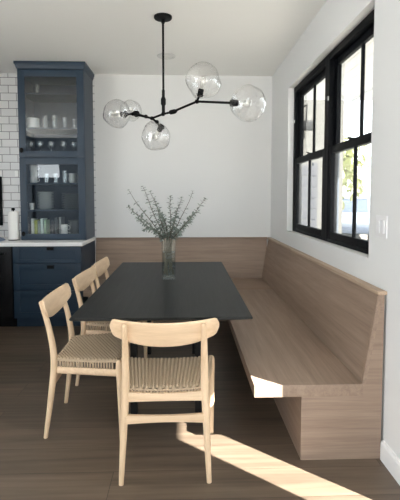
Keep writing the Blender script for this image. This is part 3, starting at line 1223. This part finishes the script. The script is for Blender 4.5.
# lower section, top shelf: stacked cups and clear glasses
m0 = mug('lowest white cup in the stack on the shelf above the plates', (cx(33, Y1), Y1, zs3), .6, 'white cups behind the lower door')
dup(m0, 'middle white cup in the stack on the shelf above the plates', (cx(33, Y1) + .003, Y1, zs3 + .0625), 1.0)
dup(m0, 'topmost white cup in the stack on the shelf above the plates', (cx(33, Y1) - .002, Y1, zs3 + .125), .2)
for px, h, lab in ((46, .10, 'low clear glass in the middle of the shelf above the plates'),
                   (55, .10, 'clear glass left of the centre gap on the shelf above the plates'),
                   (64.3, .13, 'clear tall glass right of centre on the shelf above the plates'),
                   (79, .09, 'clear glass at the right end of the shelf above the plates')):
    place_local('drinking_glass', tumbler_mesh(.03, h), M['tumbler'], (cx(px, Y1), Y1, zs3), lab, 'glass', 'glasses above the plates')
place_local('milk_jug', MB().lathe([(0, .0005), (.03, .0005), (.04, .03), (.036, .075), (.04, .1), (.037, .1), (.033, .075), (.036, .03), (0, .006)], (0, 0, 0), 24), M['stone'], (cx(72, Y1), Y1, zs3), 'pale jug at the right of the shelf above the plates', 'jug')


def plate_mesh(r, h=.022):
    return MB().lathe([(0, .0005), (r * .55, .0005), (r * .62, .006), (r * .97, h * .8), (r, h), (r * .96, h), (r * .6, .010), (0, .006)], (0, 0, 0), 36)


YP = 4.78
p0 = None
ordn = ['lowest', 'second', 'third', 'fourth', 'fifth', 'sixth', 'seventh', 'eighth', 'ninth', 'tenth', 'eleventh']
for i in range(11):
    lab = ('lowest white plate in the tall left stack behind the lower door' if i == 0 else
           'topmost white plate in the tall left stack behind the lower door' if i == 10 else
           'white plate %s from the bottom of the tall left stack behind the lower door' % ordn[i])
    p = (cx(44.5, YP) + random.uniform(-.002, .002), YP, zs4 + .017 * i)
    if p0 is None:
        p0 = place_local('plate', plate_mesh(.088), M['stone'], p, lab, 'plate', 'white plates in the left stack')
    else:
        copy_to(p0, p, lab)
q0 = None
for i in range(9):
    lab = ('lowest grey plate in the wide right stack behind the lower door' if i == 0 else
           'topmost grey plate in the wide right stack behind the lower door' if i == 8 else
           'grey plate %s from the bottom of the wide right stack behind the lower door' % ordn[i])
    p = (cx(71.5, YP), YP, zs4 + .019 * i)
    if q0 is None:
        q0 = place_local('plate', plate_mesh(.115), M['greyware'], p, lab, 'plate', 'grey plates in the right stack')
    else:
        copy_to(q0, p, lab)
YC = 4.655
place_local('cup', MB().lathe([(0, .0005), (.02, .0005), (.026, .07), (.023, .07), (.018, .006), (0, .006)], (0, 0, 0), 20), M['porc'], (cx(30.6, YC), YC, zs4), 'small white cup left of the white plate stack', 'cup')

# books and mugs on the floor of the lower section
books = [(30.6, 2.4, .20, (222, 226, 222), 'white book leftmost in the row under the plates'),
         (33.9, 2.6, .185, (176, 184, 96), 'yellow-green book in the row under the plates'),
         (37.0, 2.2, .18, (150, 160, 150), 'grey-green slim book right of the yellow-green book'),
         (40.2, 2.8, .20, (206, 222, 216), 'pale mint book in the row under the plates'),
         (43.3, 2.0, .185, (168, 196, 164), 'soft green book right of the pale mint one'),
         (51.0, 2.4, .175, (70, 74, 78), 'dark grey book right of the gap in the row'),
         (54.4, 2.8, .21, (92, 96, 100), 'tall mid grey book between two others near the white mugs'),
         (58.6, 2.2, .215, (150, 154, 156), 'tall light grey book beside the stacked white mugs')]
YK = 4.64
for px, wpx, h, col, lab in books:
    x = cx(px, YK)
    wd = wpx * YK / F * .94
    b = thing('book', lab, 'book', (x, YK + .07, zf_lo), 0, 'books behind the lower door')
    cv = MB()
    cv.box((-wd / 2, -.07, .0003), (-wd / 2 + .002, .07, h))
    cv.box((wd / 2 - .002, -.07, .0003), (wd / 2, .07, h))
    cv.box((-wd / 2 + .002, -.07, .0003), (wd / 2 - .002, -.067, h))
    obj('cover', cv, plain('book_cover', srgb(*col), .6), b, local=True, smooth=False)
    obj('pages', MB().box((-wd / 2 + .0022, -.0668, .004), (wd / 2 - .0022, .066, h - .004)), M['paper'], b, local=True, smooth=False)
mg = mug('lower of the two stacked white mugs beside the books', (cx(63, YK), YK, zf_lo), .2, 'white mugs beside the books', r=.036, h=.068)
dup(mg, 'upper of the two stacked white mugs beside the books', (cx(63, YK) + .001, YK, zf_lo + .0685), .35)
b0 = None
for i in range(6):
    lab = ('lowest grey bowl in the stack right of the white mugs' if i == 0 else 'topmost grey bowl in the stack right of the white mugs' if i == 5
           else 'grey bowl %s from the bottom of the stack right of the white mugs' % ordn[i])
    p = (cx(75, YP), YP, zf_lo + .026 * i)
    if b0 is None:
        b0 = place_local('bowl', plate_mesh(.085, .045), M['greyware'], p, lab, 'bowl', 'grey bowls by the mugs')
    else:
        copy_to(b0, p, lab)

# ------------------------------------------------------------------ outside the window
struct('ground', MB().box((XR + T, -14, -.22), (26, 40, -.12)), plain('pale_concrete', srgb(118, 116, 112), .9, var=.06, vscale=1.5))
struct('ground_bounce', MB().box((-9, -14, -.2), (XR + T, YF - .1, -.04)), plain('pale_bounce', srgb(222, 218, 210), .9))  # unseen, added to bounce sunlight up onto the ceiling
struct('porch_floor', MB().box((XR + T, -3, -.12), (2.3, 9, -.03)), plain('porch_concrete', srgb(130, 128, 124), .9))
soff = MB()
for k in range(8):
    soff.box((XR + T + .13 * k, -3, 2.60), (XR + T + .13 * k + .124, 5.65, 2.62))
soff.box((XR + T, -3, 2.62), (2.19, 5.65, 2.72))
soff.box((2.17, -3, 2.57), (2.20, 5.65, 2.72))
soff.box((2.20, 1.0, 2.60), (2.85, 5.65, 2.70))  # extra width added to keep direct sun out of the main window
struct('roof_porch', soff, plain('porch_white', srgb(190, 190, 187), .7))
pp = MB().box((1.87, 5.45, -.0295), (1.97, 5.55, 2.5985), .004)
pp.box((1.85, 5.43, -.03), (1.99, 5.57, .12), .004)
tag(obj('porch_post', pp, plain('blue_white_post', srgb(56, 65, 75), .6), base=(1.92, 5.5, -.03)), 'square pale blue-grey porch post outside the nearer window', 'post')
fence = thing('slat_fence', 'grey fence of wide horizontal boards outside the far window', 'fence', (2.1, 7.0, -.12))
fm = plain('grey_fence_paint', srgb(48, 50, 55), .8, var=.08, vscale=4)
for k in range(11):
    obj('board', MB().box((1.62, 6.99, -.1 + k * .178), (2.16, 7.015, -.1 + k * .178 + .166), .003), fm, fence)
for x in (1.66, 2.14):
    obj('fence_post', MB().box((x - .04, 7.016, -.12), (x + .04, 7.09, 1.9), .003), fm, fence)
# neighbouring house with pale stucco wall and a lantern
nb = thing('house', 'pale stucco neighbouring house wall seen through the far window', 'house', (3.3, 9.7, -.12))
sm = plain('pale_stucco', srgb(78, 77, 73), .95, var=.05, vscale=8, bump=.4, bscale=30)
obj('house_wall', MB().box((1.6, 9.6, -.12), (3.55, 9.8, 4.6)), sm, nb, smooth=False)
obj('eave', MB().box((1.5, 9.2, 4.6), (3.75, 9.9, 4.75)), M['wallpure'], nb, smooth=False)
lp = at(305.5, 124, 9.45)
ln = thing('wall_lantern', 'small black lantern on a curved arm on the pale stucco wall outside', 'lantern', (lp.x, 9.6, lp.z))
lm = MB()
lm.prism([(lp.x - .13, lp.z + .06), (lp.x + .13, lp.z + .06), (lp.x + .16, lp.z - .14), (lp.x - .16, lp.z - .14)], 9.33, 9.5, 'y', .01)
obj('lantern_shade', lm, M['black'], ln)
am = MB().tube([(lp.x - .05, 9.5999, lp.z + .25), (lp.x - .05, 9.5, lp.z + .38), (lp.x + .02, 9.42, lp.z + .40), (lp.x, 9.4, lp.z + .06)], .02, 8)
obj('arm', am, M['black'], ln)


def tree(loc, h, r, n, seed, label):
    rnd = random.Random(seed)
    tr = thing('tree', label, 'tree', loc, 0)
    obj('trunk', MB().tube([(0, 0, 0), (.05, .03, h * .35), (0, 0, h * .75)], [.16, .12, .05], 10), M['stem'], tr, local=True)
    cw = MB()
    for k in range(n):
        d = Vector((rnd.gauss(0, 1), rnd.gauss(0, 1), rnd.gauss(0, 1))).normalized()
        p = Vector((0, 0, h * .68)) + Vector((d.x * r, d.y * r, d.z * r * 1.1)) * rnd.uniform(.35, 1.0)
        leaf_into(cw, p, Vector((rnd.gauss(0, 1), rnd.gauss(0, 1), rnd.gauss(0, 1) - .4)), Vector((rnd.gauss(0, .4), rnd.gauss(0, .4), 1)), rnd.uniform(.2, .38), rnd.uniform(.12, .2))
    obj('foliage', cw, plain('yellow_green_leaf', srgb(168, 172, 132), .7, var=.3, vscale=3), tr, local=True)


tree((9.4, 26, -.12), 4.6, 1.5, 420, 3, 'yellow-green leafy tree far outside the nearer window')
tree((4.05, 11.8, -.12), 3.4, 1.0, 500, 5, 'small yellow-green tree beyond the grey fence')

# pale car on the driveway
car = thing('car', 'pale silver car parked far outside the nearer window', 'car', (5.9, 15.6, -.12))
cm = plain('silver_car_paint', srgb(108, 116, 126), .3, metal=.2)
gmat = plain('car_window_glass', srgb(60, 68, 80), .1)
side = [(-2.1, .28), (-2.15, .62), (-2.0, .86), (-1.2, .95), (1.15, .98), (1.95, .92), (2.12, .66), (2.1, .28)]
obj('car_body', MB().prism(side, -.85, .85, 'y', .05), cm, car, local=True)
obj('cabin', MB().prism([(-1.25, .951), (-.55, 1.42), (.7, 1.45), (1.5, .981)], -.72, .72, 'y', .04), gmat, car, local=True)
obj('roof', MB().prism([(-.62, 1.40), (-.5, 1.47), (.66, 1.50), (.8, 1.43)], -.73, .73, 'y', .015), cm, car, local=True)
obj('bumper', MB().box((-2.2, -.8, .3), (-2.08, .8, .5), .03), gmat, car, local=True)
for x in (-1.3, 1.3):
    for y in (-.78, .78):
        wl = MB()
        wl.lathe([(0, -.09), (.2, -.09), (.31, -.08), (.32, 0), (.31, .08), (.2, .09), (0, .09)], (0, 0, 0), 24)
        for v in wl.bm.verts:
            v.co = Vector((v.co.x + x, v.co.z + y, v.co.y + .32))
        obj('wheel', wl, M['blackgloss'], car, local=True)
car.rotation_euler = (0, 0, math.radians(70))

# ------------------------------------------------------------------ light
sun = bpy.data.lights.new('sun', 'SUN')
sun.energy = 44.0
sun.angle = math.radians(.6)
sun.color = (1.0, .95, .88)
so = bpy.data.objects.new('sun', sun)
COL.objects.link(so)
el = math.radians(41)
hd = Vector((-.755, .656, 0))
dirv = (hd * math.cos(el) + Vector((0, 0, -math.sin(el)))).normalized()
so.rotation_euler = dirv.to_track_quat('-Z', 'Y').to_euler()

wd_ = bpy.data.worlds.new('World')
S.world = wd_
wd_.use_nodes = True
nt = wd_.node_tree
bg = nt.nodes['Background']
bg.inputs['Color'].default_value = (.90, .96, 1.0, 1)
bg.inputs['Strength'].default_value = 4.0


def portal(name, loc, size, d):
    a = bpy.data.lights.new(name, 'AREA')
    a.shape = 'RECTANGLE'
    a.size, a.size_y = size
    a.cycles.is_portal = True
    o_ = bpy.data.objects.new(name, a)
    COL.objects.link(o_)
    o_.location = loc
    o_.rotation_euler = Vector(d).to_track_quat('-Z', 'Z' if abs(d[2]) < .5 else 'Y').to_euler()
    return o_


portal('window_daylight', (XR + T + .02, (WY0 + WY1) / 2, (WZ0 + WZ1) / 2), (WY1 - WY0, WZ1 - WZ0), (-1, 0, 0))
portal('left_daylight', (XL - .12, (LY0 + LY1) / 2, LZ1 / 2), (LY1 - LY0, LZ1), (1, 0, 0))
portal('rear_daylight', ((RX0 + RX1) / 2, YF - .12, RZ1 / 2), (RX1 - RX0, RZ1), (0, 1, 0))

# ------------------------------------------------------------------ camera
cam = bpy.data.cameras.new('camera')
cam.sensor_width = 36
cam.sensor_fit = 'AUTO'
cam.lens = F / 500 * 36
cam.shift_y = -(250 - PY) / 500
cam.clip_start = .02
co = bpy.data.objects.new('camera', cam)
COL.objects.link(co)
co.location = EYE
co.rotation_euler = (PI / 2 - PITCH, 0, -YAW)
S.camera = co

vs = S.view_settings
vs.view_transform = 'Standard'
vs.look = 'None'
vs.gamma = 1
vs.use_curve_mapping = False
vs.exposure = 0.23
S.cycles.use_denoising = True
S.cycles.max_bounces = 12
S.cycles.diffuse_bounces = 6
S.cycles.transparent_max_bounces = 32
S.cycles.caustics_refractive = False
